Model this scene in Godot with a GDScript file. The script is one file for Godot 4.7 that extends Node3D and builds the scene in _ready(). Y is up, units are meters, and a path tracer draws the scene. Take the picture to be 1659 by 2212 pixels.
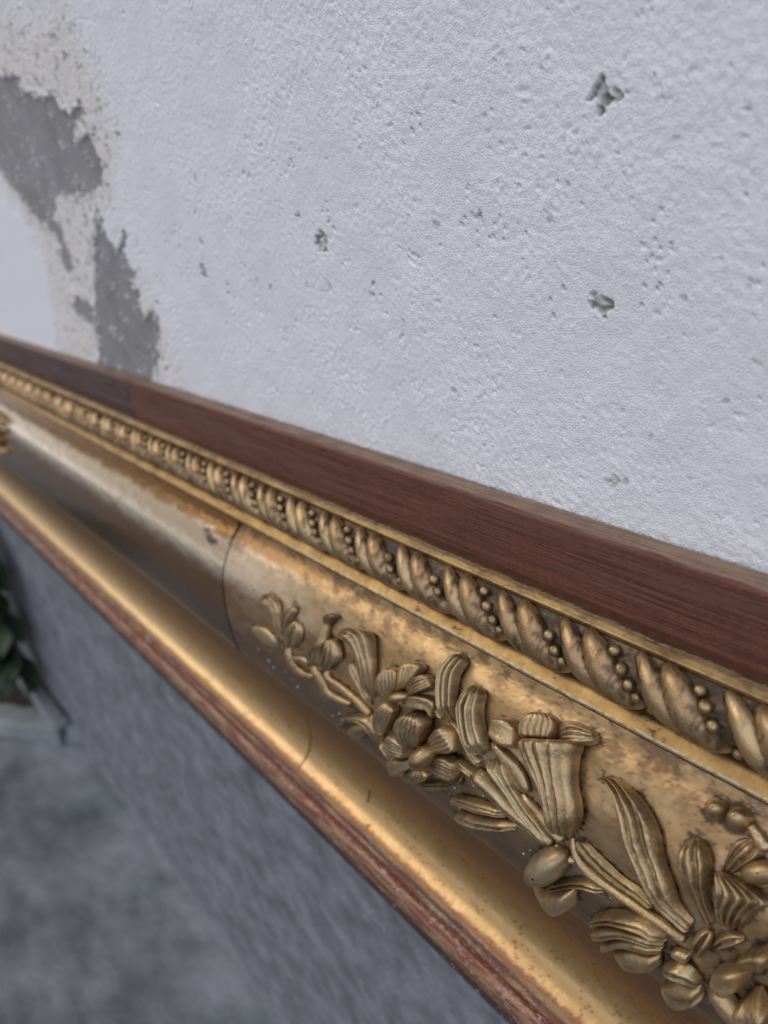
extends Node3D
# A gilt moulding rail with applied plaster flowers, standing against an old whitewashed wall. Units are metres; the frame's own numbers are millimetres.

const TOP := 0.7451          # height of the frame's top edge
const XL := -2.15            # the ends of the top rail
const XR := 0.30
const SPLIT := -327.6        # seam across the gilt band (mm)
var band := PackedVector2Array()      # profile of the band the flowers lie on: (down from the top, out from the wall), mm
var band_n := PackedVector2Array()
var band_v := PackedFloat32Array()
var taken := {}
var mottle := FastNoiseLite.new()
var fine := FastNoiseLite.new()
var streak := FastNoiseLite.new()
var wide := FastNoiseLite.new()
var M := {}
var frame: Node3D
var grit_shade := PackedByteArray()         # half-millimetre cells of the band that touch an ornament's edge
const GRIT_SHADE_X := -320
const GRIT_SHADE_W := 600
const GRIT_SHADE_H := 170


func _ready() -> void:
	# camera
	var cam := Camera3D.new()
	cam.name = "camera"
	add_child(cam)
	var lens := CameraAttributesPhysical.new()
	lens.frustum_focal_length = 26.3
	lens.frustum_focus_distance = 0.228
	lens.exposure_aperture = 9.5
	lens.frustum_near = 0.01
	lens.frustum_far = 200.0
	cam.attributes = lens
	cam.fov = 67.28
	cam.near = 0.01
	cam.far = 200.0
	cam.transform = Transform3D(Basis(Vector3(0.624943, -0.126088, -0.770421), Vector3(-0.251667, 0.901646, -0.351709), Vector3(0.738993, 0.413687, 0.531745)), Vector3(0, 0.85, 0.17))
	cam.current = true
	# overcast sky and a weak, wide sun behind the cloud
	var env := Environment.new()
	env.background_mode = Environment.BG_SKY
	var sm := ProceduralSkyMaterial.new()
	sm.sky_top_color = Color(0.89, 0.92, 0.985)
	sm.sky_horizon_color = Color(0.94, 0.955, 0.99)
	sm.sky_curve = 0.2
	sm.sky_energy_multiplier = 1.0
	sm.ground_bottom_color = Color(0.25, 0.26, 0.28)
	sm.ground_horizon_color = Color(0.45, 0.47, 0.5)
	var sky := Sky.new()
	sky.sky_material = sm
	env.sky = sky
	env.tonemap_mode = Environment.TONE_MAPPER_LINEAR
	env.tonemap_exposure = 1.5
	env.sdfgi_enabled = true
	env.ssao_enabled = true
	env.ssil_enabled = true
	var we := WorldEnvironment.new()
	we.environment = env
	add_child(we)
	var sun := DirectionalLight3D.new()
	sun.name = "sun"
	sun.light_energy = 0.2
	sun.light_angular_distance = 40.0
	sun.light_color = Color(1.0, 0.97, 0.93)
	sun.shadow_enabled = true
	add_child(sun)
	sun.look_at_from_position(Vector3(-2.6, 3.2, 1.5), Vector3(-0.2, 0.7, 0))
	set_up()
	build_ground()
	build_wall()
	frame = Node3D.new()
	frame.name = "picture_frame"
	add_child(frame)
	build_flowers()   # first, so that the band knows where to paint dust and shade round them
	build_frame()
	build_rope()
	build_yard()


# ---------------------------------------------------------------- helpers

func numbered(called: String, under: Node) -> String:
	var key := "%s/%s" % [under.get_instance_id(), called]
	var n: int = taken.get(key, -1) + 1
	taken[key] = n
	return called if n == 0 else "%s_%03d" % [called, n]


func put(called: String, mesh: Mesh, material: Material, under: Node) -> MeshInstance3D:
	var o := MeshInstance3D.new()
	o.name = numbered(called, under)
	o.mesh = mesh
	o.cast_shadow = GeometryInstance3D.SHADOW_CASTING_SETTING_ON
	under.add_child(o, true)
	for i in mesh.get_surface_count():
		o.set_surface_override_material(i, material)
	return o


func tag(o: Node, label: String, category := "", kind := "") -> void:
	if label:
		o.set_meta("label", label)
	if category:
		o.set_meta("category", category)
	if kind:
		o.set_meta("kind", kind)


# a sheet of nu x nv points as one smooth mesh whose front looks along «out»
func grid(p: PackedVector3Array, c: PackedColorArray, nu: int, nv: int, out: Vector3) -> ArrayMesh:
	var n := PackedVector3Array()
	n.resize(p.size())
	var vote := 0.0
	for i in nu:
		var i0 := maxi(i - 1, 0) * nv
		var i1 := mini(i + 1, nu - 1) * nv
		for j in nv:
			var a := p[i1 + j] - p[i0 + j]
			var b := p[i * nv + mini(j + 1, nv - 1)] - p[i * nv + maxi(j - 1, 0)]
			var m := a.cross(b)
			if m.length_squared() < 1e-24:
				m = out
			m = m.normalized()
			n[i * nv + j] = m
			vote += m.dot(out)
	var flip := vote < 0.0
	if flip:
		for k in n.size():
			n[k] = -n[k]
	var index := PackedInt32Array()
	index.resize((nu - 1) * (nv - 1) * 6)
	var at := 0
	for i in nu - 1:
		for j in nv - 1:
			var q := i * nv + j
			var w := q + nv
			# clockwise seen from the front
			if flip:
				index[at] = q; index[at + 1] = w; index[at + 2] = q + 1
				index[at + 3] = q + 1; index[at + 4] = w; index[at + 5] = w + 1
			else:
				index[at] = q; index[at + 1] = q + 1; index[at + 2] = w
				index[at + 3] = q + 1; index[at + 4] = w + 1; index[at + 5] = w
			at += 6
	var arrays := []
	arrays.resize(Mesh.ARRAY_MAX)
	arrays[Mesh.ARRAY_VERTEX] = p
	arrays[Mesh.ARRAY_NORMAL] = n
	if c.size():
		arrays[Mesh.ARRAY_COLOR] = c
	arrays[Mesh.ARRAY_INDEX] = index
	var mesh := ArrayMesh.new()
	mesh.add_surface_from_arrays(Mesh.PRIMITIVE_TRIANGLES, arrays)
	return mesh


func box(size: Vector3, at: Vector3, turn := 0.0) -> ArrayMesh:
	var b := BoxMesh.new()
	b.size = size
	var st := SurfaceTool.new()
	st.append_from(b, 0, Transform3D(Basis(Vector3.UP, turn), at))
	return st.commit()


func noise_texture(seed_: int, freq: float, low: float, high: float, octaves := 4) -> NoiseTexture2D:
	var f := FastNoiseLite.new()
	f.seed = seed_
	f.noise_type = FastNoiseLite.TYPE_SIMPLEX_SMOOTH
	f.frequency = freq
	f.fractal_octaves = octaves
	var t := NoiseTexture2D.new()
	t.width = 512
	t.height = 512
	t.seamless = true
	t.noise = f
	var g := Gradient.new()
	g.set_color(0, Color(low, low, low))
	g.set_color(1, Color(high, high, high))
	t.color_ramp = g
	return t


func surface(metal: float, rough_low: float, rough_high: float, bump: float, scale: float, seed_: int) -> StandardMaterial3D:
	var m := StandardMaterial3D.new()
	m.vertex_color_use_as_albedo = true
	m.metallic = metal
	m.roughness = 1.0
	m.roughness_texture = noise_texture(seed_, 0.02, rough_low, rough_high)
	m.roughness_texture_channel = BaseMaterial3D.TEXTURE_CHANNEL_GRAYSCALE
	if bump > 0.0:
		m.heightmap_enabled = true
		m.heightmap_scale = bump
		m.heightmap_texture = noise_texture(seed_ + 7, 0.03, 0.0, 1.0, 5)
	m.uv1_triplanar = true
	m.uv1_world_triplanar = true
	m.uv1_scale = Vector3.ONE * scale
	return m


func set_up() -> void:
	grit_shade.resize(GRIT_SHADE_W * GRIT_SHADE_H)
	mottle.seed = 11; mottle.frequency = 0.05; mottle.fractal_octaves = 4
	fine.seed = 23; fine.frequency = 0.35; fine.fractal_octaves = 2
	streak.seed = 37; streak.frequency = 0.1; streak.fractal_octaves = 3
	wide.seed = 51; wide.frequency = 0.012; wide.fractal_octaves = 3
	M.gilt = surface(0.80, 0.34, 0.54, 0.010, 22.0, 3)
	M.band = surface(0.82, 0.27, 0.46, 0.006, 22.0, 41)
	M.burnished = surface(0.92, 0.11, 0.30, 0.008, 22.0, 5)
	M.cove = surface(0.85, 0.30, 0.48, 0.008, 22.0, 9)
	M.cast = surface(0.84, 0.28, 0.52, 0.010, 70.0, 13)
	M.worn = surface(0.35, 0.40, 0.70, 0.020, 40.0, 17)
	M.wood = surface(0.0, 0.62, 0.85, 0.015, 30.0, 21)
	M.plaster = surface(0.0, 0.82, 0.98, 0.028, 75.0, 25)
	M.stone = surface(0.0, 0.75, 0.95, 0.15, 9.0, 29)
	M.leaf = surface(0.0, 0.45, 0.7, 0.0, 10.0, 33)
	# the band's profile: control points (down, out), then a smooth curve through them with its arc length and normals
	var cp := [Vector2(49.9, 22.5), Vector2(53.2, 24.8), Vector2(58.7, 30.0), Vector2(68.3, 36.2), Vector2(77.4, 39.0), Vector2(88.7, 40.6), Vector2(99.4, 41.0), Vector2(109.5, 40.6), Vector2(118.1, 39.0), Vector2(122.1, 35.0), Vector2(124.6, 29.0)]
	band = curve(cp, 16)
	var v := 0.0
	for i in band.size():
		if i:
			v += band[i].distance_to(band[i - 1])
		band_v.append(v)
		var t := band[mini(i + 1, band.size() - 1)] - band[maxi(i - 1, 0)]
		band_n.append(Vector2(-t.y, t.x).normalized())


func curve(cp: Array, steps: int) -> PackedVector2Array:
	var out := PackedVector2Array()
	var n := cp.size()
	for i in n - 1:
		var p0: Vector2 = cp[i - 1] if i else 2.0 * cp[0] - cp[1]
		var p3: Vector2 = cp[i + 2] if i + 2 < n else 2.0 * cp[n - 1] - cp[n - 2]
		for k in steps:
			out.append(cp[i].cubic_interpolate(cp[i + 1], p0, p3, float(k) / steps))
	out.append(cp[n - 1])
	return out


# a point on the band: x along the rail, v across it, h above it (all mm)
func on_band(x: float, v: float, h: float) -> Vector3:
	var i := clampi(band_v.bsearch(v) - 1, 0, band_v.size() - 2)
	var f := (v - band_v[i]) / (band_v[i + 1] - band_v[i])
	var p := band[i].lerp(band[i + 1], f)
	var n := band_n[i].lerp(band_n[i + 1], clampf(f, 0.0, 1.0))
	p += n * h
	return Vector3(x * 0.001, TOP - p.x * 0.001, p.y * 0.001)


# old dust, wax and painted contact shade lie where an ornament meets the band
func gather(x: float, v: float) -> void:
	for i in range(-3, 4):
		for j in range(-3, 4):
			var X := int((x - GRIT_SHADE_X) * 2.0) + i
			var V := int(v * 2.0) + j
			if X >= 0 and X < GRIT_SHADE_W and V >= 0 and V < GRIT_SHADE_H:
				var s := 255 - 42 * int(sqrt(i * i + j * j) + 0.5)
				grit_shade[X * GRIT_SHADE_H + V] = maxi(grit_shade[X * GRIT_SHADE_H + V], s)


func grit_shade_at(x: float, v: float) -> float:
	var X := int((x - GRIT_SHADE_X) * 2.0)
	var V := int(v * 2.0)
	if X < 0 or X >= GRIT_SHADE_W or V < 0 or V >= GRIT_SHADE_H:
		return 0.0
	return grit_shade[X * GRIT_SHADE_H + V] / 255.0


func ss(a: float, b: float, x: float) -> float:
	return smoothstep(a, b, x)


# ---------------------------------------------------------------- setting

func build_ground() -> void:
	# concrete yard: fine near the wall, one sheet out to the horizon
	var xs := spaced(-40.0, -2.2, -0.2, 40.0, 0.008)
	var zs := spaced(-0.3, -0.3, 0.9, 40.0, 0.008)
	var p := PackedVector3Array()
	var c := PackedColorArray()
	for x in xs:
		for z in zs:
			var mx: float = x * 1000.0
			var mz: float = z * 1000.0
			var a := wide.get_noise_2d(mx * 0.5, mz * 0.5)
			var b := mottle.get_noise_2d(mx * 0.25, mz * 0.6 + 900.0)
			var d := fine.get_noise_2d(mx * 0.3, mz * 0.3)
			p.append(Vector3(x, 0.0025 * b + 0.001 * d - 0.003, z))
			var g := 0.155 + 0.08 * a + 0.06 * b + 0.02 * d
			g *= lerpf(1.0, 1.35, ss(0.10, 0.04, z + 0.03 * b))   # a paler screed along the wall
			g = clampf(g, 0.04, 0.26)
			var green := ss(0.0, 0.5, -a) * 0.25
			c.append(Color(g * (0.96 - green * 0.3), g * (1.0 - green * 0.05), g * (1.10 - green * 0.2)))
	var o := put("ground", grid(p, c, xs.size(), zs.size(), Vector3.UP), M.stone, self)
	tag(o, "stained grey concrete yard at the foot of the wall", "ground", "structure")


# sample positions: even steps between a and b, growing steps out to lo and hi
func spaced(lo: float, a: float, b: float, hi: float, step: float) -> PackedFloat32Array:
	var left := []
	var s := step
	var x := a
	while x > lo:
		s *= 1.35
		x = maxf(x - s, lo)
		left.append(x)
	left.reverse()
	var out := PackedFloat32Array(left)
	var n := int(ceil((b - a) / step))
	for i in n + 1:
		out.append(lerpf(a, b, float(i) / n))
	s = step
	x = b
	while x < hi:
		s *= 1.35
		x = minf(x + s, hi)
		out.append(x)
	return out


func build_wall() -> void:
	var wall := Node3D.new()
	wall.name = "plaster_wall"
	wall.position = Vector3(-0.4, 0, -0.3)
	add_child(wall)
	tag(wall, "old whitewashed plaster wall, flaking to bare grey cement at the left", "wall")
	put("masonry", box(Vector3(5.2, 2.4, 0.25), Vector3(0, 1.2, 0.155)), plain(Color(0.3, 0.29, 0.28)), wall)
	# bare patches where the whitewash came away, in wall metres
	var bare := [
		PackedVector2Array([Vector2(-0.585, 0.929), Vector2(-0.551, 0.923), Vector2(-0.549, 0.914), Vector2(-0.515, 0.907), Vector2(-0.495, 0.907), Vector2(-0.495, 0.900), Vector2(-0.476, 0.895), Vector2(-0.461, 0.899), Vector2(-0.455, 0.893), Vector2(-0.479, 0.888), Vector2(-0.487, 0.879), Vector2(-0.466, 0.884), Vector2(-0.457, 0.881), Vector2(-0.452, 0.871), Vector2(-0.462, 0.856), Vector2(-0.495, 0.850), Vector2(-0.504, 0.853), Vector2(-0.540, 0.855), Vector2(-0.558, 0.843), Vector2(-0.543, 0.818), Vector2(-0.547, 0.809), Vector2(-0.568, 0.806), Vector2(-0.569, 0.832), Vector2(-0.602, 0.843), Vector2(-0.614, 0.852), Vector2(-0.635, 0.864), Vector2(-0.667, 0.889), Vector2(-0.721, 0.905), Vector2(-0.654, 0.948)]),
		PackedVector2Array([Vector2(-0.480, 0.844), Vector2(-0.473, 0.837), Vector2(-0.469, 0.824), Vector2(-0.465, 0.821), Vector2(-0.449, 0.832), Vector2(-0.441, 0.831), Vector2(-0.451, 0.818), Vector2(-0.446, 0.811), Vector2(-0.448, 0.797), Vector2(-0.446, 0.784), Vector2(-0.429, 0.791), Vector2(-0.431, 0.773), Vector2(-0.435, 0.762), Vector2(-0.447, 0.759), Vector2(-0.457, 0.738), Vector2(-0.563, 0.731), Vector2(-0.538, 0.770), Vector2(-0.505, 0.816), Vector2(-0.502, 0.826)]),
		PackedVector2Array([Vector2(-0.558, 0.793), Vector2(-0.530, 0.785), Vector2(-0.538, 0.770), Vector2(-0.559, 0.775), Vector2(-0.573, 0.780)]),
	]
	var cream := PackedVector2Array([Vector2(-0.582, 0.964), Vector2(-0.465, 0.941), Vector2(-0.445, 0.926), Vector2(-0.431, 0.900), Vector2(-0.429, 0.877), Vector2(-0.436, 0.861), Vector2(-0.457, 0.846), Vector2(-0.475, 0.845), Vector2(-0.464, 0.816), Vector2(-0.423, 0.794), Vector2(-0.413, 0.770), Vector2(-0.432, 0.737), Vector2(-0.691, 0.699), Vector2(-0.628, 0.763), Vector2(-0.610, 0.808), Vector2(-0.623, 0.844), Vector2(-0.654, 0.876), Vector2(-0.739, 0.894)])
	var smooth := PackedVector2Array([Vector2(-0.798, 0.899), Vector2(-0.676, 0.859), Vector2(-0.633, 0.843), Vector2(-0.614, 0.808), Vector2(-0.633, 0.763), Vector2(-0.680, 0.700), Vector2(-1.310, 0.607)])
	# pits knocked into the plaster: x, y, radius in mm
	var pits := [[-126, 857, 2.8], [-123, 856, 1.8], [-126, 854, 1.5], [-128, 809, 2.6], [-125, 809, 1.6], [-252, 825, 2.9], [-253, 827, 1.5], [-356, 813, 2.9], [-356, 812, 1.9], [-266, 834, 1.5], [-189, 829, 1.4], [-311, 807, 1.3], [-305, 806, 1.3], [-296, 806, 1.4], [-252, 808, 1.5], [-123, 759, 1.4], [-120, 759, 1.2], [-126, 758, 0.8], [-353, 826, 1.7], [-344, 853, 1.4], [-104, 811, 1.0], [-111, 807, 0.7], [-164, 853, 1.1], [-165, 857, 1.4], [-107, 846, 0.8], [-121, 780, 0.8], [-112, 774, 0.9], [-137, 838, 0.9], [-144, 830, 1.1], [-91, 835, 0.8], [-88, 815, 1.1], [-174, 780, 0.9], [-210, 798, 1.0], [-187, 777, 0.8], [-421, 794, 1.7], [-419, 877, 1.6], [-448, 808, 2.0], [-437, 810, 1.7], [-318, 900, 0.7], [-551, 930, 2.1], [-479, 929, 1.9], [-449, 928, 2.0], [-100, 765, 0.8], [-85, 797, 1.0], [-84, 789, 0.8], [-92, 787, 0.7]]
	# columns: finer towards the near end
	var xs := PackedFloat32Array()
	var x := -0.03
	var rev := []
	while x > -0.92:
		rev.append(x)
		x -= lerpf(0.00055, 0.0019, clampf(-x / 0.9, 0.0, 1.0))
	var s := 0.002
	while x > -3.0:
		rev.append(x)
		s *= 1.3
		x -= s
	rev.append(-3.0)
	rev.reverse()
	xs = PackedFloat32Array(rev)
	s = 0.002
	x = -0.03
	while x < 2.2:
		s *= 1.3
		x = minf(x + s, 2.2)
		xs.append(x)
	var ys := spaced(0.52, 0.737, 0.985, 2.4, 0.00052)
	var ny := ys.size()
	var by_row := {}
	for q in pits:
		for k in range(int(q[1] - 4 - q[2]), int(q[1] + 5 + q[2])):
			by_row[k] = by_row.get(k, []) + [q]
	var p := PackedVector3Array()
	var c := PackedColorArray()
	p.resize(xs.size() * ny)
	c.resize(xs.size() * ny)
	var cell := FastNoiseLite.new()
	cell.noise_type = FastNoiseLite.TYPE_CELLULAR
	cell.frequency = 0.16
	cell.seed = 71
	cell.cellular_return_type = FastNoiseLite.RETURN_DISTANCE
	cell.fractal_type = FastNoiseLite.FRACTAL_NONE
	var at := 0
	for xm in xs:
		var X := xm * 1000.0
		var near := ss(-0.75, -0.35, xm)
		for ym in ys:
			var Y := ym * 1000.0
			var a := mottle.get_noise_2d(X, Y)
			var b := fine.get_noise_2d(X, Y)
			var w := wide.get_noise_2d(X, Y)
			var rake := streak.get_noise_2d((X + Y) * 0.25, (X - Y) * 1.6)
			var dent := cell.get_noise_2d(X * 0.55 + 3.0 * a + 700.0, Y * 0.55 + 3.0 * b)
			var h := 0.40 * a + 0.25 * b * (0.9 + 0.9 * w) + 0.5 * w + 0.07 * rake - 0.5 * ss(-0.80, -0.97, dent) * (0.5 + 0.8 * a + 0.5 * w)
			var tint := 1.015 + 0.035 * w + 0.025 * a
			var col := Color(0.735, 0.73, 0.76)
			# small voids where the coat never closed, in drifts
			var voids := cell.get_noise_2d(X + 2.0 * b, Y + 2.0 * a)
			var drift := w * 0.9 + a * 0.8
			if drift > 0.22 and voids < -0.965 + 0.085 * drift:
				var deep := ss(0.0, 0.04, -0.965 + 0.085 * drift - voids)
				h -= 0.7 * deep
				col = col.lerp(Color(0.54, 0.53, 0.52), deep * 0.55)
			for q in by_row.get(int(Y), []):
				var dx: float = X - q[0]
				var dy: float = Y - q[1]
				var r: float = sqrt(dx * dx + dy * dy) / (q[2] * (1.0 + 1.1 * b + 1.0 * a))
				if r < 1.25:
					var k := ss(1.15, 0.75, r)
					h -= (1.3 if q[2] > 1.45 else 0.5) * k * (0.75 + 0.6 * b)
					col = col.lerp(Color(0.30, 0.29, 0.275), k * (0.6 + 0.9 * b + 0.5 * a) * (1.0 if q[2] > 1.45 else 0.55))
			if xm < -0.38 and ym < 1.0:
				var bx := xm + 0.009 * a + 0.0045 * b
				var here := Vector2(bx, ym + 0.004 * rake + 0.0016 * b)
				var stain := 0.0
				for k in 4:
					var soft := Vector2(0.010 * (k - 1.5), 0.006 * ((k * 2) % 4 - 1.5))
					if Geometry2D.is_point_in_polygon(Vector2(xm + 0.03 * w + 0.012 * a, ym + 0.012 * a) + soft, cream):
						stain += 0.25
				if Geometry2D.is_point_in_polygon(here + Vector2(0, 0.004 * a), smooth):
					h = 0.25 * w + 0.08 * b + 0.5
					col = Color(0.77, 0.775, 0.805)
					tint = 1.0
				elif stain > 0.0:
					col = col.lerp(Color(0.69, 0.645, 0.60), (0.75 + 0.5 * a) * stain)
					h += 0.30 * b + 0.2 * rake
					# flakes: crumbs of bare cement among the stained paint
					var fleck := mottle.get_noise_2d(X * 2.6 + 90.0, Y * 1.9 + 40.0) + 0.35 * b
					if fleck > 0.40 + 0.25 * (1.0 - stain):
						h -= 0.9
						col = Color(0.30, 0.285, 0.275)
				for poly in bare:
					if Geometry2D.is_point_in_polygon(here, poly):
						var crumb: bool = b + 0.6 * a - 0.8 * rake > 0.85
						if not crumb:
							h = -1.3 + 0.2 * a + 0.10 * b
							var g := 0.275 + 0.05 * a + 0.05 * w + 0.03 * b
							col = Color(g * 1.0, g * 0.965, g * 0.985)
							tint = 1.0
						break
					elif Geometry2D.is_point_in_polygon(here + Vector2(0.0026, 0.0009), poly) or Geometry2D.is_point_in_polygon(here + Vector2(-0.0026, -0.0009), poly) or Geometry2D.is_point_in_polygon(here + Vector2(0.0, -0.0016), poly):
						h += 0.55      # the coat curls up round the loss
			col = Color(col.r * tint, col.g * tint, col.b * tint)
			p[at] = Vector3(xm + 0.4, ym, 0.3 + h * 0.001 - 0.0005)
			c[at] = col
			at += 1
	var coat := put("whitewash", grid(p, c, xs.size(), ny, Vector3.BACK), M.plaster, wall)
	# darker cement below the frame, down to the yard
	xs = spaced(-3.0, -1.9, 0.1, 2.2, 0.004)
	ys = spaced(-0.02, -0.015, 0.52, 0.522, 0.0045)
	p.clear()
	c.clear()
	for xm in xs:
		for ym in ys:
			var X := xm * 1000.0
			var Y := ym * 1000.0
			var a := mottle.get_noise_2d(X * 0.7, Y * 0.7 + 333.0)
			var b := fine.get_noise_2d(X * 0.5, Y * 0.5)
			var w := wide.get_noise_2d(X, Y + 500.0)
			p.append(Vector3(xm + 0.4, ym, 0.3045 + 0.0016 * a + 0.0007 * b))
			var g := clampf(0.185 + 0.09 * a + 0.05 * w + 0.04 * b, 0.04, 0.3)
			g *= lerpf(1.0, 1.2, ss(0.05, 0.0, ym + 0.02 * a))
			c.append(Color(g * 0.95, g * 0.965, g * 1.09))
	put("cement_plinth", grid(p, c, xs.size(), ys.size(), Vector3.BACK), M.stone, wall)


func plain(col: Color, rough := 0.9) -> StandardMaterial3D:
	var m := StandardMaterial3D.new()
	m.albedo_color = col.linear_to_srgb()
	m.roughness = rough
	return m


# ---------------------------------------------------------------- the frame

func rail_columns() -> PackedFloat32Array:
	var left := []
	var x := -0.02
	while x > -0.95:
		left.append(x)
		x -= lerpf(0.00055, 0.0030, clampf(-x / 0.9, 0.0, 1.0))
	while x > XL:
		left.append(x)
		x -= 0.02
	left.append(XL)
	left.reverse()
	var xs := PackedFloat32Array(left)
	x = 0.0
	while x < XR:
		xs.append(x)
		x += 0.02
	xs.append(XR)
	return xs


# resample a profile so that no step is longer than «step» mm
func dense(cp: Array, step: float) -> PackedVector2Array:
	var out := PackedVector2Array()
	for i in cp.size() - 1:
		var n := maxi(1, int(ceil(cp[i].distance_to(cp[i + 1]) / step)))
		for k in n:
			out.append(cp[i].lerp(cp[i + 1], float(k) / n))
	out.append(cp[cp.size() - 1])
	return out


# draw a profile (down, out in mm) along the top rail; paint is one of the part names below
func rail(called: String, prof: PackedVector2Array, material: Material, from := -1e9, to := 1e9, lift := 0.0) -> MeshInstance3D:
	var xs := PackedFloat32Array()
	if from > -1e8:
		xs.append(from * 0.001)
	for x in rail_columns():
		if x * 1000.0 > from + 0.2 and x * 1000.0 < to - 0.2:
			xs.append(x)
	if to < 1e8:
		xs.append(to * 0.001)
	var nv := prof.size()
	var p := PackedVector3Array()
	var c := PackedColorArray()
	p.resize(xs.size() * nv)
	c.resize(xs.size() * nv)
	var v := PackedFloat32Array([0.0])
	for j in range(1, nv):
		v.append(v[j - 1] + prof[j].distance_to(prof[j - 1]))
	var at := 0
	for xm in xs:
		for j in nv:
			var q := prof[j]
			var x := clampf(xm, XL + q.x * 0.001, XR - q.x * 0.001)
			var X := xm * 1000.0
			var look := paint(called, X, v[j], v[nv - 1], q)
			var up := (look.a - 0.5) * 2.0 + lift
			p[at] = Vector3(x, TOP - (q.x - up * 0.3) * 0.001, (q.y + up) * 0.001)
			c[at] = Color(look.r, look.g, look.b)
			at += 1
	var o := put(called, grid(p, c, xs.size(), nv, Vector3(0, 0.3, 1)), material, frame)
	return o


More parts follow.
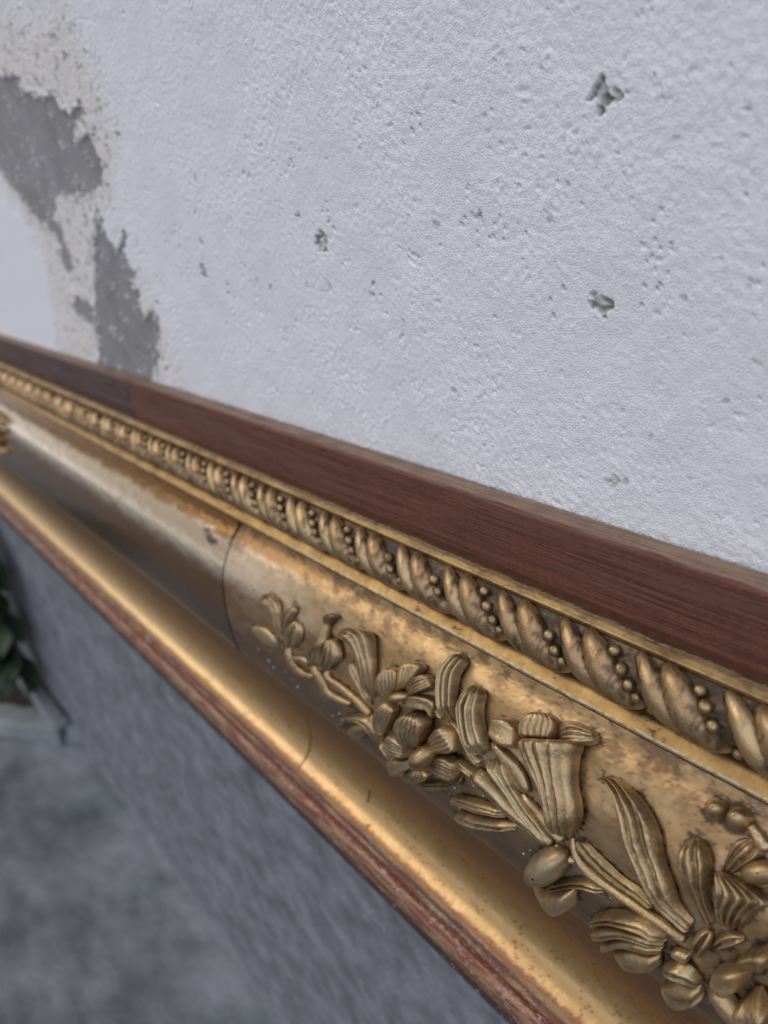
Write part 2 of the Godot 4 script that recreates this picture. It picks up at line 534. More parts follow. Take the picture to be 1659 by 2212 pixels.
# colour of the frame's surfaces, with alpha as a small height (0.5 = none, in mm 2 * (a - 0.5))
func paint(part: String, X: float, v: float, vm: float, q: Vector2) -> Color:
	var a := mottle.get_noise_2d(X, v * 1.4 + q.x)
	var b := fine.get_noise_2d(X, v * 1.2 + q.x)
	match part:
		"backing_board":
			var grain := streak.get_noise_2d(X * 0.08, v * 9.0) * 0.5 + streak.get_noise_2d(X * 0.22, v * 26.0) * 0.6 + 0.15 * b
			var top := ss(vm - 8.2, vm - 7.0, v + 1.2 * a + 0.35 * streak.get_noise_2d(X * 0.5, 77.0))
			var dark := Color(0.170, 0.058, 0.033).lerp(Color(0.058, 0.019, 0.012), clampf(0.5 + 1.3 * grain, 0.0, 1.0))
			dark = dark.lerp(Color(0.135, 0.062, 0.042), ss(0.0, 0.5, mottle.get_noise_2d(X * 0.12, v * 2.0)) * 0.5)
			if X < -477.0:
				dark = dark.lerp(Color(0.105, 0.072, 0.070), 0.75)  # far board greyer: its own tone, with sky gloss put in
			var raw_lit := Color(0.29, 0.19, 0.135).lerp(Color(0.15, 0.088, 0.062), clampf(0.5 + 1.1 * grain + 0.4 * a, 0.0, 1.0))
			var col := dark.lerp(raw_lit, top)  # top strip: bare worn wood plus sky light put into its colour
			if absf(X + 479.0) < 3.5 + 2.0 * b and (absf(v - 36.0) < 2.6 or absf(v - 22.0) < 2.2):
				col = Color(0.02, 0.014, 0.013)      # nail holes at the joint
			col.a = 0.5 + 0.04 * grain + 0.10 * minf(a, 0.0) * (1.0 if v > vm - 12.0 and v < vm - 7.0 else 0.0)
			return col
		"outer_edge":
			var gold := Color(0.40, 0.27, 0.125).lerp(Color(0.20, 0.12, 0.06), clampf(0.35 + 1.3 * a + 0.5 * b, 0.0, 1.0))
			if v < 3.7 + 0.8 * a + 0.5 * b:
				gold = Color(0.19, 0.10, 0.06)
			elif v < 4.5 + 0.8 * a and b > -0.25:
				gold = Color(0.40, 0.34, 0.27)
			gold.a = 0.5 + 0.05 * a
			return gold
		"rope_bed":
			var k := clampf(0.4 + 1.3 * a + 0.8 * b, 0.0, 1.0)
			var bed := Color(0.060, 0.040, 0.027).lerp(Color(0.20, 0.125, 0.06), k * k)
			bed.a = 0.5 + 0.10 * a + 0.12 * b
			return bed
		"fillet":
			var f := Color(0.44, 0.285, 0.115).lerp(Color(0.29, 0.175, 0.075), clampf(0.4 + 0.9 * a + 0.2 * b, 0.0, 1.0))
			if v > vm - 3.5 and v < vm - 1.9 and X > -300.0 - 60.0 * a and b + 0.5 * a > -0.25:
				f = Color(0.46, 0.40, 0.29)
				f.a = 0.5 + 0.10 * b
				return f
			if b + a > 0.85:
				f = Color(0.10, 0.06, 0.04)
			f.a = 0.5 + 0.015 * a
			return f
		"gilt_band":
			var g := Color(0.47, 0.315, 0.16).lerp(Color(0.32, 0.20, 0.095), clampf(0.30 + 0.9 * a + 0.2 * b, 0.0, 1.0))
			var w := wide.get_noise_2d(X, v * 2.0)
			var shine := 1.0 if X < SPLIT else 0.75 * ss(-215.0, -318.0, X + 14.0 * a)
			var gleam := ss(6.5, 11.5, v + 2.5 * a + b) * ss(37.0, 24.0, v + 3.0 * a)
			g = g.lerp(Color(0.97, 0.81, 0.62), gleam * 0.9 * shine)  # burnished streak, with a sky highlight put into its colour
			g = g.lerp(Color(0.29, 0.145, 0.052), (1.0 - gleam) * 0.9 * shine)
			if X < SPLIT:
				var spot := ss(0.14, 0.32, a * 0.6 + b * 0.12 + w * 0.30 + 0.46 * exp(-pow((X + 350.0) / 13.0, 2.0) - pow((v - 14.0) / 4.0, 2.0)) - 0.20)
				g = g.lerp(Color(0.16, 0.10, 0.15), spot * gleam * 0.9)
			else:
				# brown tarnish in drifts along the upper edge
				var drift := mottle.get_noise_2d(X * 1.6 + 800.0, v * 1.6)
				var t := ss(0.0, 0.6, drift + 0.25 * b + 0.5 * w - 0.035 * (v - 8.0))
				g = g.lerp(Color(0.17, 0.10, 0.06), t * ss(24.0, 5.0, v) * 0.85)
				g = g.lerp(Color(0.52, 0.385, 0.235), ss(0.0, 0.5, w - 0.5 * a) * 0.4 * ss(6.0, 16.0, v))
				if b > 0.60 - 0.15 * w - 0.1 * a:
					g = g.lerp(Color(0.14, 0.085, 0.055), 0.5)
				var blot := ss(0.50, 0.66, mottle.get_noise_2d(X * 2.4 + 400.0, v * 2.4) + 0.2 * w)
				g = g.lerp(Color(0.19, 0.125, 0.10), blot * 0.5)
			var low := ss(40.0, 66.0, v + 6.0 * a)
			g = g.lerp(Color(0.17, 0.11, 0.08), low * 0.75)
			var dirt_shade := grit_shade_at(X, v)
			if dirt_shade > 0.0:
				g = g.lerp(Color(0.060, 0.047, 0.040), ss(0.55, 1.0, dirt_shade + 0.55 * b + 0.5 * a) * 0.9)  # old dust, darkened further by contact shade put into the colour
				if b - a > 0.55:
					g = g.lerp(Color(0.42, 0.40, 0.36), 0.6)
			# the dark chip and hairline beside the seam
			if absf(X - SPLIT + 1.0 + 1.5 * a) < 1.7 * ss(20.0, 4.0, v) * (0.8 + 0.8 * b):
				g = Color(0.05, 0.035, 0.03)
				g.a = 0.46
				return g
			g.a = 0.5 + 0.06 * a + 0.02 * b
			return g
		"cove":
			var k := Color(0.50, 0.315, 0.135).lerp(Color(0.42, 0.245, 0.095), clampf(0.4 + a, 0.0, 1.0))
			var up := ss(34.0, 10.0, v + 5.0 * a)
			k = k.lerp(Color(0.17, 0.095, 0.06), up * 0.85)  # upper cove browner: patina, and a dark reflection put into the colour
			k = k.lerp(Color(0.62, 0.455, 0.26), ss(vm - 18.0, vm - 5.0, v + 3.0 * a) * lerpf(0.8, 0.3, ss(-500.0, -150.0, X)))  # lip paler to the left: grazing glare put into the colour
			var speck := fine.get_noise_2d(X * 1.1 + v * 0.3, v * 1.5 + 60.0)
			if speck > 0.66 - 0.10 * ss(-200.0, -60.0, X) - 0.55 * a:
				k = k.lerp(Color(0.22, 0.11, 0.05), 0.75)
			for line in [[-277.0, 0.35], [-228.5, 0.3], [-221.5, 0.25]]:
				if absf(X - line[0] + 0.8 * a) < line[1] and v > 14.0 + 6.0 * b:
					k = Color(0.10, 0.055, 0.035)
			# the gold has rubbed off the lip in ragged teeth
			var rub := streak.get_noise_2d(X * 3.0, 5.0) + 0.8 * fine.get_noise_2d(X * 2.0, v * 3.0)
			k = k.lerp(Color(0.19, 0.085, 0.05), ss(-0.4, 0.9, v - (vm - 1.6) + 0.7 * rub + 0.6 * a) * 0.85)
			k.a = 0.5 + 0.03 * a
			return k
		"sight_edge":
			var s := streak.get_noise_2d(X * 0.35, v * 3.0)
			var r := Color(0.22, 0.075, 0.052).lerp(Color(0.27, 0.15, 0.085), clampf(0.45 + 1.5 * s, 0.0, 1.0))
			if s + 0.5 * b > 0.16:
				r = Color(0.36, 0.22, 0.10)          # gold left on the bole
			if v > 11.0 and v < 17.0 and s - 0.5 * b > 0.05:
				r = Color(0.17, 0.04, 0.035)
			if v > 6.0 and v < 8.6 and b + a > -0.15:
				r = Color(0.10, 0.085, 0.085)        # lead-grey along the quirk
			if v > 17.5 and v < 22.0 and s > -0.1:
				r = r.lerp(Color(0.36, 0.21, 0.15), 0.6)
			if a + 0.8 * b > 0.68:
				r = Color(0.42, 0.36, 0.31)
			r = r.lerp(Color(0.30, 0.165, 0.075), ss(4.0, 0.5, v) * 0.7)
			r.a = 0.5 + 0.10 * s + 0.08 * b
			return r
	# the rebate slip
	var e := Color(0.055, 0.042, 0.034).lerp(Color(0.12, 0.09, 0.07), clampf(0.3 + a + b, 0.0, 1.0))
	if b > 0.5 and a > 0.1:
		e = Color(0.5, 0.46, 0.4)
	e.a = 0.5 + 0.1 * a
	return e


func build_frame() -> void:
	tag(frame, "antique gilt frame with rope edge and applied flowers, standing against the whitewashed wall", "picture frame")
	# backing boards: two lengths butted end to end, the far one set back a little
	var board := dense([Vector2(44, 9.6), Vector2(0.5, 9.6), Vector2(0.0, 9.2), Vector2(0, 0.6)], 0.24)
	rail("backing_board", board, M.wood, -476.6, 1e9)
	rail("backing_board", board, M.wood, -1e9, -478.8, -1.1)
	put("board_core", box(Vector3(1.44, 0.135, 0.008), Vector3((XL + XR) * 0.5, TOP - 0.070, 0.0045)), plain(Color(0.05, 0.03, 0.025)), frame)
	rail("outer_edge", dense([Vector2(22.4, 9.7), Vector2(22.8, 13.8), Vector2(23.1, 15.0), Vector2(24.1, 17.0), Vector2(25.6, 16.9), Vector2(26.8, 15.6)], 0.5), M.gilt)
	var bed := [Vector2(26.0, 16.6)]
	for k in 15:
		var t := deg_to_rad(-70.0 + 158.0 * k / 14.0)
		bed.append(Vector2(34.0 + 7.3 * sin(t), 15.0 + 7.3 * cos(t)))
	bed.append(Vector2(43.2, 13.0))
	rail("rope_bed", dense(bed, 0.8), M.worn)
	rail("fillet", dense([Vector2(43.2, 13.0), Vector2(44.0, 20.0), Vector2(44.5, 20.9), Vector2(47.0, 23.6), Vector2(47.5, 23.9), Vector2(48.0, 23.6), Vector2(48.3, 22.4), Vector2(48.9, 23.0)], 0.5), M.gilt)
	var part := PackedVector2Array()
	for i in band.size() - 4:
		part.append(band[i])
	part = dense(Array(part), 0.9)
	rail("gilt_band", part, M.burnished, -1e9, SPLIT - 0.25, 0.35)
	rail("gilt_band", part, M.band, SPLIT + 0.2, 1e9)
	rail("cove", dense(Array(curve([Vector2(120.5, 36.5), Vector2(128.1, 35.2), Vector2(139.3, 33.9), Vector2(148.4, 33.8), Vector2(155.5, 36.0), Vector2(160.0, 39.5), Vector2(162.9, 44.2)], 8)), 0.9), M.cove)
	rail("sight_edge", dense([Vector2(162.9, 44.2), Vector2(164.2, 45.8), Vector2(165.6, 46.0), Vector2(167.4, 44.4), Vector2(169.0, 44.4), Vector2(171.0, 46.0), Vector2(173.5, 45.8), Vector2(175.4, 44.9), Vector2(177.0, 45.4), Vector2(179.0, 47.3), Vector2(183.0, 48.3), Vector2(187.5, 47.9), Vector2(190.5, 46.8), Vector2(191.8, 45.4), Vector2(192.0, 41.5)], 0.45), M.worn)
	rail("rebate_slip", dense([Vector2(192.2, 41.4), Vector2(204.0, 41.0), Vector2(213.0, 40.2), Vector2(214.5, 38.5), Vector2(215.0, 12.0)], 0.8), M.worn)
	# the two uprights, mitred to the rail and standing on the yard
	var whole := [Vector2(0, 0.6), Vector2(0, 9.2), Vector2(0.5, 9.6), Vector2(22.4, 9.7), Vector2(23.1, 15.0), Vector2(24.1, 17.0), Vector2(30, 24.7), Vector2(34, 25.5), Vector2(38, 24.7), Vector2(44, 20.0), Vector2(47.5, 23.9), Vector2(48.3, 22.4)]
	whole.append_array(Array(part))
	whole.append_array([Vector2(120.5, 36.5), Vector2(128.1, 35.2), Vector2(139.3, 33.9), Vector2(148.4, 33.8), Vector2(155.5, 36.0), Vector2(162.9, 44.2), Vector2(165.6, 46.0), Vector2(168.0, 44.4), Vector2(171.0, 46.0), Vector2(175.4, 44.9), Vector2(179.0, 47.3), Vector2(187.5, 47.9), Vector2(192.0, 41.5), Vector2(206.0, 39.5), Vector2(209.5, 12.0)])
	for side in [-1, 1]:
		var p := PackedVector3Array()
		var c := PackedColorArray()
		for k in 60:
			for q in whole:
				var y: float = lerpf(0.0, TOP - q.x * 0.001, k / 59.0)
				var x: float = XL + q.x * 0.001 if side < 0 else XR - q.x * 0.001
				p.append(Vector3(x, y, q.y * 0.001))
				var a := mottle.get_noise_2d(y * 1000.0, q.x * 1.5 + 40.0 * side)
				var col := Color(0.50, 0.345, 0.165).lerp(Color(0.22, 0.13, 0.07), clampf(0.35 + 1.3 * a, 0.0, 1.0))
				if q.x < 22.0:
					col = Color(0.09, 0.042, 0.036)
				elif q.x > 192.0:
					col = Color(0.08, 0.06, 0.05)
				elif q.x > 163.0:
					col = Color(0.34, 0.15, 0.09)
				c.append(col)
		put("upright", grid(p, c, 60, whole.size(), Vector3.BACK), M.gilt, frame)


# ---------------------------------------------------------------- rope moulding: pairs of strands with a row of beads between

func rope_point(x: float, t: float, r: float) -> Vector3:
	return Vector3(x * 0.001, -(34.0 + r * sin(t)) * 0.001, (15.0 + r * cos(t)) * 0.001)


func strand(half: float, high: float, seed_: int) -> ArrayMesh:
	var p := PackedVector3Array()
	var c := PackedColorArray()
	var nu := 30
	var nv := 15
	for i in nu:
		var u := float(i) / (nu - 1)
		var full := pow(sin(PI * clampf(u, 0.001, 0.999)), 0.36)
		var t := deg_to_rad(lerpf(-80.0, 70.0, u))
		var x := 21.0 * (u + 0.045 * sin(TAU * u))
		for j in nv:
			var s := -1.0 + 2.0 * j / (nv - 1)
			var wob := mottle.get_noise_3d(u * 26.0, s * 7.0, seed_ * 40.0)
			var nub := fine.get_noise_3d(u * 30.0, s * 8.0, seed_ * 40.0)
			var across := s * half * full * (1.0 + 0.12 * wob)
			var dome := sqrt(maxf(0.0, 1.0 - pow(absf(s), 2.0)))
			var r := 5.9 + (high * dome * pow(full, 0.7)) + 0.32 * wob * dome + 0.07 * nub
			# the strand is laid slantwise: step along the rail and a little back round the roll
			p.append(rope_point(x + across * 0.86, t - across * 0.5 / 10.5, r))
			var k := clampf(0.32 + 1.25 * wob + 0.5 * nub, 0.0, 1.0)
			var col := Color(0.50, 0.35, 0.19).lerp(Color(0.27, 0.165, 0.08), k)
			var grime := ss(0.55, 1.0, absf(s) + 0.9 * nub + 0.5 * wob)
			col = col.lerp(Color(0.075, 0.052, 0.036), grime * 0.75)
			c.append(col)
	return grid(p, c, nu, nv, Vector3(0, 0.5, 1))


func bead(r: float, seed_: int) -> ArrayMesh:
	var p := PackedVector3Array()
	var c := PackedColorArray()
	for i in 9:
		var up := PI * 0.62 * i / 8.0
		for j in 13:
			var round_ := TAU * j / 12.0
			var n := Vector3(sin(up) * cos(round_), sin(up) * sin(round_), cos(up))
			var wob := mottle.get_noise_3d(n.x * 9.0 + seed_ * 50.0, n.y * 9.0, n.z * 9.0)
			p.append(n * (r * (1.0 + 0.3 * wob)) * 0.001)
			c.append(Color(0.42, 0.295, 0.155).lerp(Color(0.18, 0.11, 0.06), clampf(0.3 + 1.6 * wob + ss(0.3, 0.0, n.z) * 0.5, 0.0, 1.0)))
	return grid_sphere(p, c, 9, 13)


func grid_sphere(p: PackedVector3Array, c: PackedColorArray, nu: int, nv: int) -> ArrayMesh:
	var m := grid(p, c, nu, nv, Vector3(0.01, 0.01, 1))
	var arrays := m.surface_get_arrays(0)
	# round the pole and the join: use the radial direction
	var n := PackedVector3Array()
	for q in p:
		n.append(q.normalized())
	arrays[Mesh.ARRAY_NORMAL] = n
	var index: PackedInt32Array = arrays[Mesh.ARRAY_INDEX]
	for k in range(0, index.size(), 3):
		var face := (p[index[k + 2]] - p[index[k]]).cross(p[index[k + 1]] - p[index[k]])
		if face.dot(p[index[k]] + p[index[k + 1]] + p[index[k + 2]]) < 0.0:
			var swap := index[k + 1]
			index[k + 1] = index[k + 2]
			index[k + 2] = swap
	arrays[Mesh.ARRAY_INDEX] = index
	var out := ArrayMesh.new()
	out.add_surface_from_arrays(Mesh.PRIMITIVE_TRIANGLES, arrays)
	return out


func build_rope() -> void:
	var rng := RandomNumberGenerator.new()
	rng.seed = 5
	var thin := []
	var thick := []
	var beads := []
	for k in 4:
		thin.append(strand(4.6, 5.6, k))
		thick.append(strand(5.9, 6.1, k + 10))
		beads.append(bead(1.95 - 0.12 * k, k))
	var pitch := 25.4
	for k in range(-34, 12):
		var x0 := -208.6 + k * pitch
		if x0 < XL * 1000.0 + 30.0 or x0 > XR * 1000.0 - 60.0:
			continue
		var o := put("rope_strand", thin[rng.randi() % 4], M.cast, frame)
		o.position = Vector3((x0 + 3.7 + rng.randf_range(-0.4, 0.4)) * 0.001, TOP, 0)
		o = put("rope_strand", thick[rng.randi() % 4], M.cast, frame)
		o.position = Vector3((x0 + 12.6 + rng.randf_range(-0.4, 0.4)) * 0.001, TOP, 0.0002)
		if x0 < -860.0 or x0 > 0.0:
			continue
		for b in 5:
			if rng.randf() < 0.07:
				continue      # a bead lost
			var u: float = [0.16, 0.33, 0.50, 0.67, 0.83][b] + rng.randf_range(-0.02, 0.02)
			var t := deg_to_rad(lerpf(-80.0, 70.0, u))
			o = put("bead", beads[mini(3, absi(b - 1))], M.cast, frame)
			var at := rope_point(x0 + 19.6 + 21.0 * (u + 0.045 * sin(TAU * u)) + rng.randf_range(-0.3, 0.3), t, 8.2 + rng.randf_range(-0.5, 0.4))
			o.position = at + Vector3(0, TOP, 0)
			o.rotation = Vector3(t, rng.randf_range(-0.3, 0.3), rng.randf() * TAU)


# ---------------------------------------------------------------- the applied flowers

# a leaf, petal or stem laid on the band: stations of left x, left v, right x, right v, crest height (mm)
func leaf(under: Node3D, called: String, st: Array, grooves: int, tone: int) -> void:
	var rows := []
	var n := st.size()
	for i in n - 1:
		var steps := 9 if i > 0 and i < n - 2 else 14
		for k in steps:
			var f := float(k) / steps
			var row := []
			for q in 5:
				var p0: float = st[maxi(i - 1, 0)][q]
				var p3: float = st[mini(i + 2, n - 1)][q]
				row.append(cubic_interpolate(st[i][q], st[i + 1][q], p0, p3, f))
			rows.append(row)
	rows.append(st[n - 1])
	var length := 0.0
	var run := PackedFloat32Array([0.0])
	for i in range(1, rows.size()):
		var here := Vector2(rows[i][0] + rows[i][2], rows[i][1] + rows[i][3]) * 0.5
		var last := Vector2(rows[i - 1][0] + rows[i - 1][2], rows[i - 1][1] + rows[i - 1][3]) * 0.5
		length += here.distance_to(last)
		run.append(length)
	var nu := rows.size() + 4
	var nv := 37
	var p := PackedVector3Array()
	var c := PackedColorArray()
	var key := 13.7 * under.get_child_count()
	var base := [Color(0.48, 0.335, 0.175), Color(0.36, 0.26, 0.11), Color(0.52, 0.395, 0.215)][tone] as Color
	for i in nu:
		var row: Array = rows[clampi(i - 2, 0, rows.size() - 1)]
		var end := 0
		if i < 2:
			end = 2 - i
		elif i > nu - 3:
			end = i - (nu - 3)
		var along := clampf(float(i - 2) / (rows.size() - 1), 0.0, 1.0)
		var mid := Vector2(row[0] + row[2], row[1] + row[3]) * 0.5
		var h: float = row[4]
		# tips and ends are rounded, as a modeller leaves them
		var half := Vector2(row[2] - row[0], row[3] - row[1]).length() * 0.5
		var d := minf(run[clampi(i - 2, 0, rows.size() - 1)] * 3.0, length - run[clampi(i - 2, 0, rows.size() - 1)]) + 0.12
		var cap := sqrt(clampf(1.0 - pow(1.0 - minf(d / (half * (0.85 if called != "petal" else 0.55)), 1.0), 2.0), 0.06, 1.0))
		if called == "flower_tube":
			cap = 1.0
		for j in nv:
			var s := -1.0 + 2.0 * (j - 2) / (nv - 5.0)
			var skirt := 0
			if j < 2:
				s = -1.0
				skirt = 2 - j
			elif j > nv - 3:
				s = 1.0
				skirt = j - (nv - 3)
			# the cast is undercut: its flank runs in under the edge
			var at := mid.lerp(Vector2(row[2], row[3]), s * cap * [1.0, 0.97, 0.74][skirt])
			var wob := mottle.get_noise_3d(at.x * 2.0, at.y * 2.0, key)
			var nub := fine.get_noise_3d(at.x * 1.5, at.y * 1.5, key)
			var fade := lerpf(0.40, 1.0, ss(0.0, 0.20, along)) * lerpf(0.30, 1.0, cap)
			var dome := pow(maxf(0.0, 1.0 - pow(absf(s), 3.0)), 0.6)
			var up := h * (0.22 + 0.78 * dome)
			if called == "petal":
				# thin and cupped: the rim stands higher than the middle
				dome = pow(maxf(0.0, 1.0 - pow(absf(s), 5.0)), 0.5)
				up = h * (0.30 + 0.70 * dome - 0.20 * (1.0 - s * s) * ss(1.05, 0.55, along))
			elif called == "stem":
				dome = sqrt(maxf(0.0, 1.0 - s * s))
				up = h * (0.15 + 0.85 * dome)
			elif called == "flower_tube":
				dome = sqrt(maxf(0.0, 1.0 - s * s))
				up = h * (0.25 + 0.75 * dome)
				fade = lerpf(0.55, 1.0, ss(0.0, 0.10, along))
			if called == "flower_tube":
				up -= 0.10 * h * ss(0.86, 1.0, along)
			up *= fade
			var cut := 0.0
			if grooves > 0:
				var ridges := grooves + (3 if called == "petal" else 1)
				cut = 0.5 - 0.5 * cos(PI * ridges * (s * 0.5 + 0.5) * 2.0 + 1.1 * wob)
				cut = pow(1.0 - cut, 2.0 if called == "petal" else 1.2) * dome * ss(1.02, 0.55 if called == "petal" else 0.8, along)
				up -= ((0.14 + 0.05 * h) * clampf(0.8 + 1.6 * wob, 0.1, 1.6) if called == "petal" else minf(0.20 * h + 0.36, 1.8) * clampf(0.9 + 1.5 * mottle.get_noise_2d(s * 9.0 + key, key), 0.25, 1.4)) * cut
			up += (0.16 * wob + 0.09 * nub) * (1.0 if skirt == 0 else 0.4)
			if skirt == 1 or end == 1:
				up = minf(up, h * 0.16)
			if skirt == 2 or end == 2:
				up = -1.2
			p.append(on_band(at.x, at.y, up))
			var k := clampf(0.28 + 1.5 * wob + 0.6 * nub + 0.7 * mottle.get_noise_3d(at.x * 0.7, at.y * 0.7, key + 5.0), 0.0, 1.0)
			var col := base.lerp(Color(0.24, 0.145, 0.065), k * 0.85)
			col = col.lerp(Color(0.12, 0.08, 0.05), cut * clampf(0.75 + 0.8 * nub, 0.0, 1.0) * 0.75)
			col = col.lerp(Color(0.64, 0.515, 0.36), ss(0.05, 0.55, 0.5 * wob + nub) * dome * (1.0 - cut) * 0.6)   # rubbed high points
			if (skirt == 2 or end == 2) and i % 2 == 0:
				gather(at.x, at.y)
			if skirt > 0 or end > 0:
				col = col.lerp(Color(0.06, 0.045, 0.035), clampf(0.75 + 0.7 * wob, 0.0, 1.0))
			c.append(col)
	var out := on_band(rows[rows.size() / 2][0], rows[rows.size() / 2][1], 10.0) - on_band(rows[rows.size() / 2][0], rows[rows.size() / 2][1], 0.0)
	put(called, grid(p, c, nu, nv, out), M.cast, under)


# a round boss: centre x, v; two half axes on the band; height at rim and crown
func knob(under: Node3D, called: String, x: float, v: float, a: Vector2, b: Vector2, h0: float, h1: float, tone: int) -> void:
	var p := PackedVector3Array()
	var c := PackedColorArray()
	var nu := 16
	var nv := 33
	var key := 13.7 * under.get_child_count()
	var base := Color(0.50, 0.40, 0.24) if tone == 2 else Color(0.46, 0.33, 0.17)
	for i in nu:
		var ro := float(i) / (nu - 3)
		for j in nv:
			var th := TAU * j / (nv - 1)
			var q := minf(ro, 1.0)
			var at := Vector2(x, v) + (a * cos(th) + b * sin(th)) * sin(q * PI * 0.5)
			var up := lerpf(h0, h1, cos(q * PI * 0.5))
			var wob := mottle.get_noise_3d(at.x * 2.0, at.y * 2.0, key)
			up += 0.25 * wob
			if i >= nu - 2:
				up = h0 * 0.3 - 0.8 if i == nu - 2 else -1.5
			p.append(on_band(at.x, at.y, up))
			var col := base.lerp(Color(0.23, 0.145, 0.075), clampf(0.3 + 1.3 * wob, 0.0, 1.0))
			if i >= nu - 2:
				col = Color(0.07, 0.05, 0.035)
				gather(at.x, at.y)
			c.append(col)
	var out := on_band(x, v, 10.0) - on_band(x, v, 0.0)
	put(called, grid(p, c, nu, nv, out), M.cast, under)


func build_flowers() -> void:
	var spray := Node3D.new()
	spray.name = "flower_spray"
	frame.add_child(spray)
	tag(spray, "spray of gilt plaster flowers, leaves and buds on the band")
	leaf(spray, "leaf", [[-275.6, 47.4, -266.8, 43.2, 1.5], [-276.9, 40.7, -268.5, 37.7, 2.5], [-277.5, 33.4, -270.0, 30.5, 3.5], [-278.6, 28.3, -271.1, 25.1, 4.0], [-282.9, 27.4, -274.7, 22.2, 4.5], [-285.7, 27.2, -280.4, 22.6, 4.0], [-290.2, 28.5, -289.0, 27.1, 1.2]], 2, 0)
	leaf(spray, "leaf", [[-269.6, 44.0, -263.7, 41.4, 1.5], [-268.8, 37.4, -255.0, 35.2, 2.5], [-265.9, 32.1, -253.3, 29.3, 3.0], [-263.7, 29.4, -254.5, 26.0, 3.0], [-261.4, 27.4, -257.2, 25.8, 2.0]], 1, 0)
	leaf(spray, "leaf", [[-271.9, 40.6, -266.4, 40.1, 2.0], [-270.8, 31.8, -263.8, 31.7, 2.8], [-268.9, 25.4, -261.1, 26.3, 3.0], [-266.3, 22.0, -258.8, 21.8, 3.0], [-263.4, 20.7, -259.6, 20.9, 2.5]], 1, 0)
	leaf(spray, "leaf", [[-276.5, 47.1, -274.2, 44.1, 1.2], [-289.2, 50.3, -279.4, 41.9, 2.0], [-296.7, 49.2, -286.8, 41.0, 2.0], [-300.9, 47.4, -297.2, 43.9, 1.5]], 0, 2)
	leaf(spray, "stem", [[-270.3, 44.7, -265.1, 41.9, 2.0], [-268.6, 48.7, -263.2, 45.8, 2.5], [-267.5, 52.7, -261.4, 47.8, 2.5], [-260.0, 53.6, -255.7, 49.0, 2.5], [-249.1, 51.0, -245.6, 46.9, 2.0]], 0, 0)
	leaf(spray, "stem", [[-249.5, 44.2, -244.8, 41.6, 2.5], [-245.8, 47.6, -240.8, 43.4, 2.5], [-243.0, 50.5, -237.8, 46.0, 2.5], [-239.7, 54.2, -235.7, 49.2, 2.5], [-232.6, 53.3, -229.6, 48.8, 2.5], [-220.9, 50.0, -219.1, 47.2, 2.0]], 0, 0)
	leaf(spray, "stem", [[-238.1, 41.2, -234.8, 39.2, 2.5], [-236.4, 44.0, -232.3, 41.2, 2.5], [-229.5, 44.7, -226.4, 41.0, 2.5], [-221.8, 45.3, -218.8, 41.6, 2.5], [-215.6, 46.1, -212.7, 42.5, 2.5], [-207.3, 48.0, -205.1, 44.6, 2.5]], 0, 0)
	leaf(spray, "leaf", [[-266.3, 47.7, -262.5, 44.6, 2.0], [-258.0, 46.2, -254.1, 41.2, 2.5], [-250.7, 45.3, -247.8, 41.2, 2.0]], 0, 0)
	leaf(spray, "bud", [[-240.7, 42.4, -237.7, 40.6, 2.4], [-247.5, 40.2, -236.7, 36.7, 4.5], [-246.4, 35.7, -236.0, 31.3, 5.0], [-241.5, 30.3, -233.8, 26.8, 5.0], [-238.9, 24.6, -234.2, 23.6, 3.3], [-239.1, 20.7, -235.2, 19.7, 2.8], [-239.5, 18.1, -233.1, 16.6, 4.6], [-237.6, 15.5, -230.9, 14.2, 4.8], [-235.5, 14.2, -232.2, 13.7, 2.3]], 3, 0)
	leaf(spray, "bud", [[-239.6, 41.4, -233.9, 38.7, 3.0], [-237.7, 36.3, -224.5, 30.2, 4.5], [-234.7, 30.0, -225.0, 25.3, 5.0], [-233.7, 25.7, -227.9, 23.1, 4.4], [-234.3, 24.8, -231.4, 23.7, 2.2]], 2, 0)
	leaf(spray, "leaf", [[-205.5, 39.3, -202.5, 35.8, 2.0], [-210.0, 34.7, -201.5, 30.0, 3.5], [-212.3, 27.0, -202.6, 23.8, 5.0], [-215.2, 23.0, -205.0, 18.4, 6.5], [-218.9, 21.2, -207.9, 14.1, 8.0], [-221.8, 21.2, -213.0, 13.1, 8.4], [-225.9, 22.0, -223.3, 16.0, 4.4], [-229.0, 24.0, -228.8, 20.7, 2.1]], 3, 0)
	leaf(spray, "leaf", [[-207.5, 42.9, -205.0, 40.3, 2.0], [-212.9, 37.5, -208.1, 34.0, 2.5], [-217.3, 32.4, -211.5, 29.4, 3.5], [-219.0, 29.2, -214.4, 26.9, 3.0]], 1, 0)
	leaf(spray, "leaf", [[-204.1, 59.2, -198.3, 54.3, 3.5], [-209.5, 53.2, -203.0, 46.9, 4.5], [-216.6, 54.4, -211.6, 48.5, 4.5], [-225.8, 61.4, -223.7, 56.2, 3.9], [-235.0, 71.8, -232.6, 65.3, 2.5]], 1, 0)
	knob(spray, "berry", -215.8, 58.8, Vector2(8.0, -5.0), Vector2(-2.1, 5.8), 0.0, 5.0, 0)
	leaf(spray, "petal", [[-193.1, 32.6, -189.3, 27.8, 3.5], [-197.9, 31.5, -187.6, 23.1, 5.5], [-198.7, 25.9, -188.8, 19.5, 6.5], [-197.3, 22.3, -191.7, 19.0, 5.0]], 3, 0)
	leaf(spray, "petal", [[-189.1, 28.8, -185.6, 25.4, 3.5], [-187.0, 23.5, -180.4, 19.8, 6.5], [-188.3, 19.0, -178.4, 14.5, 7.0], [-186.3, 14.9, -179.5, 12.5, 5.5]], 3, 0)
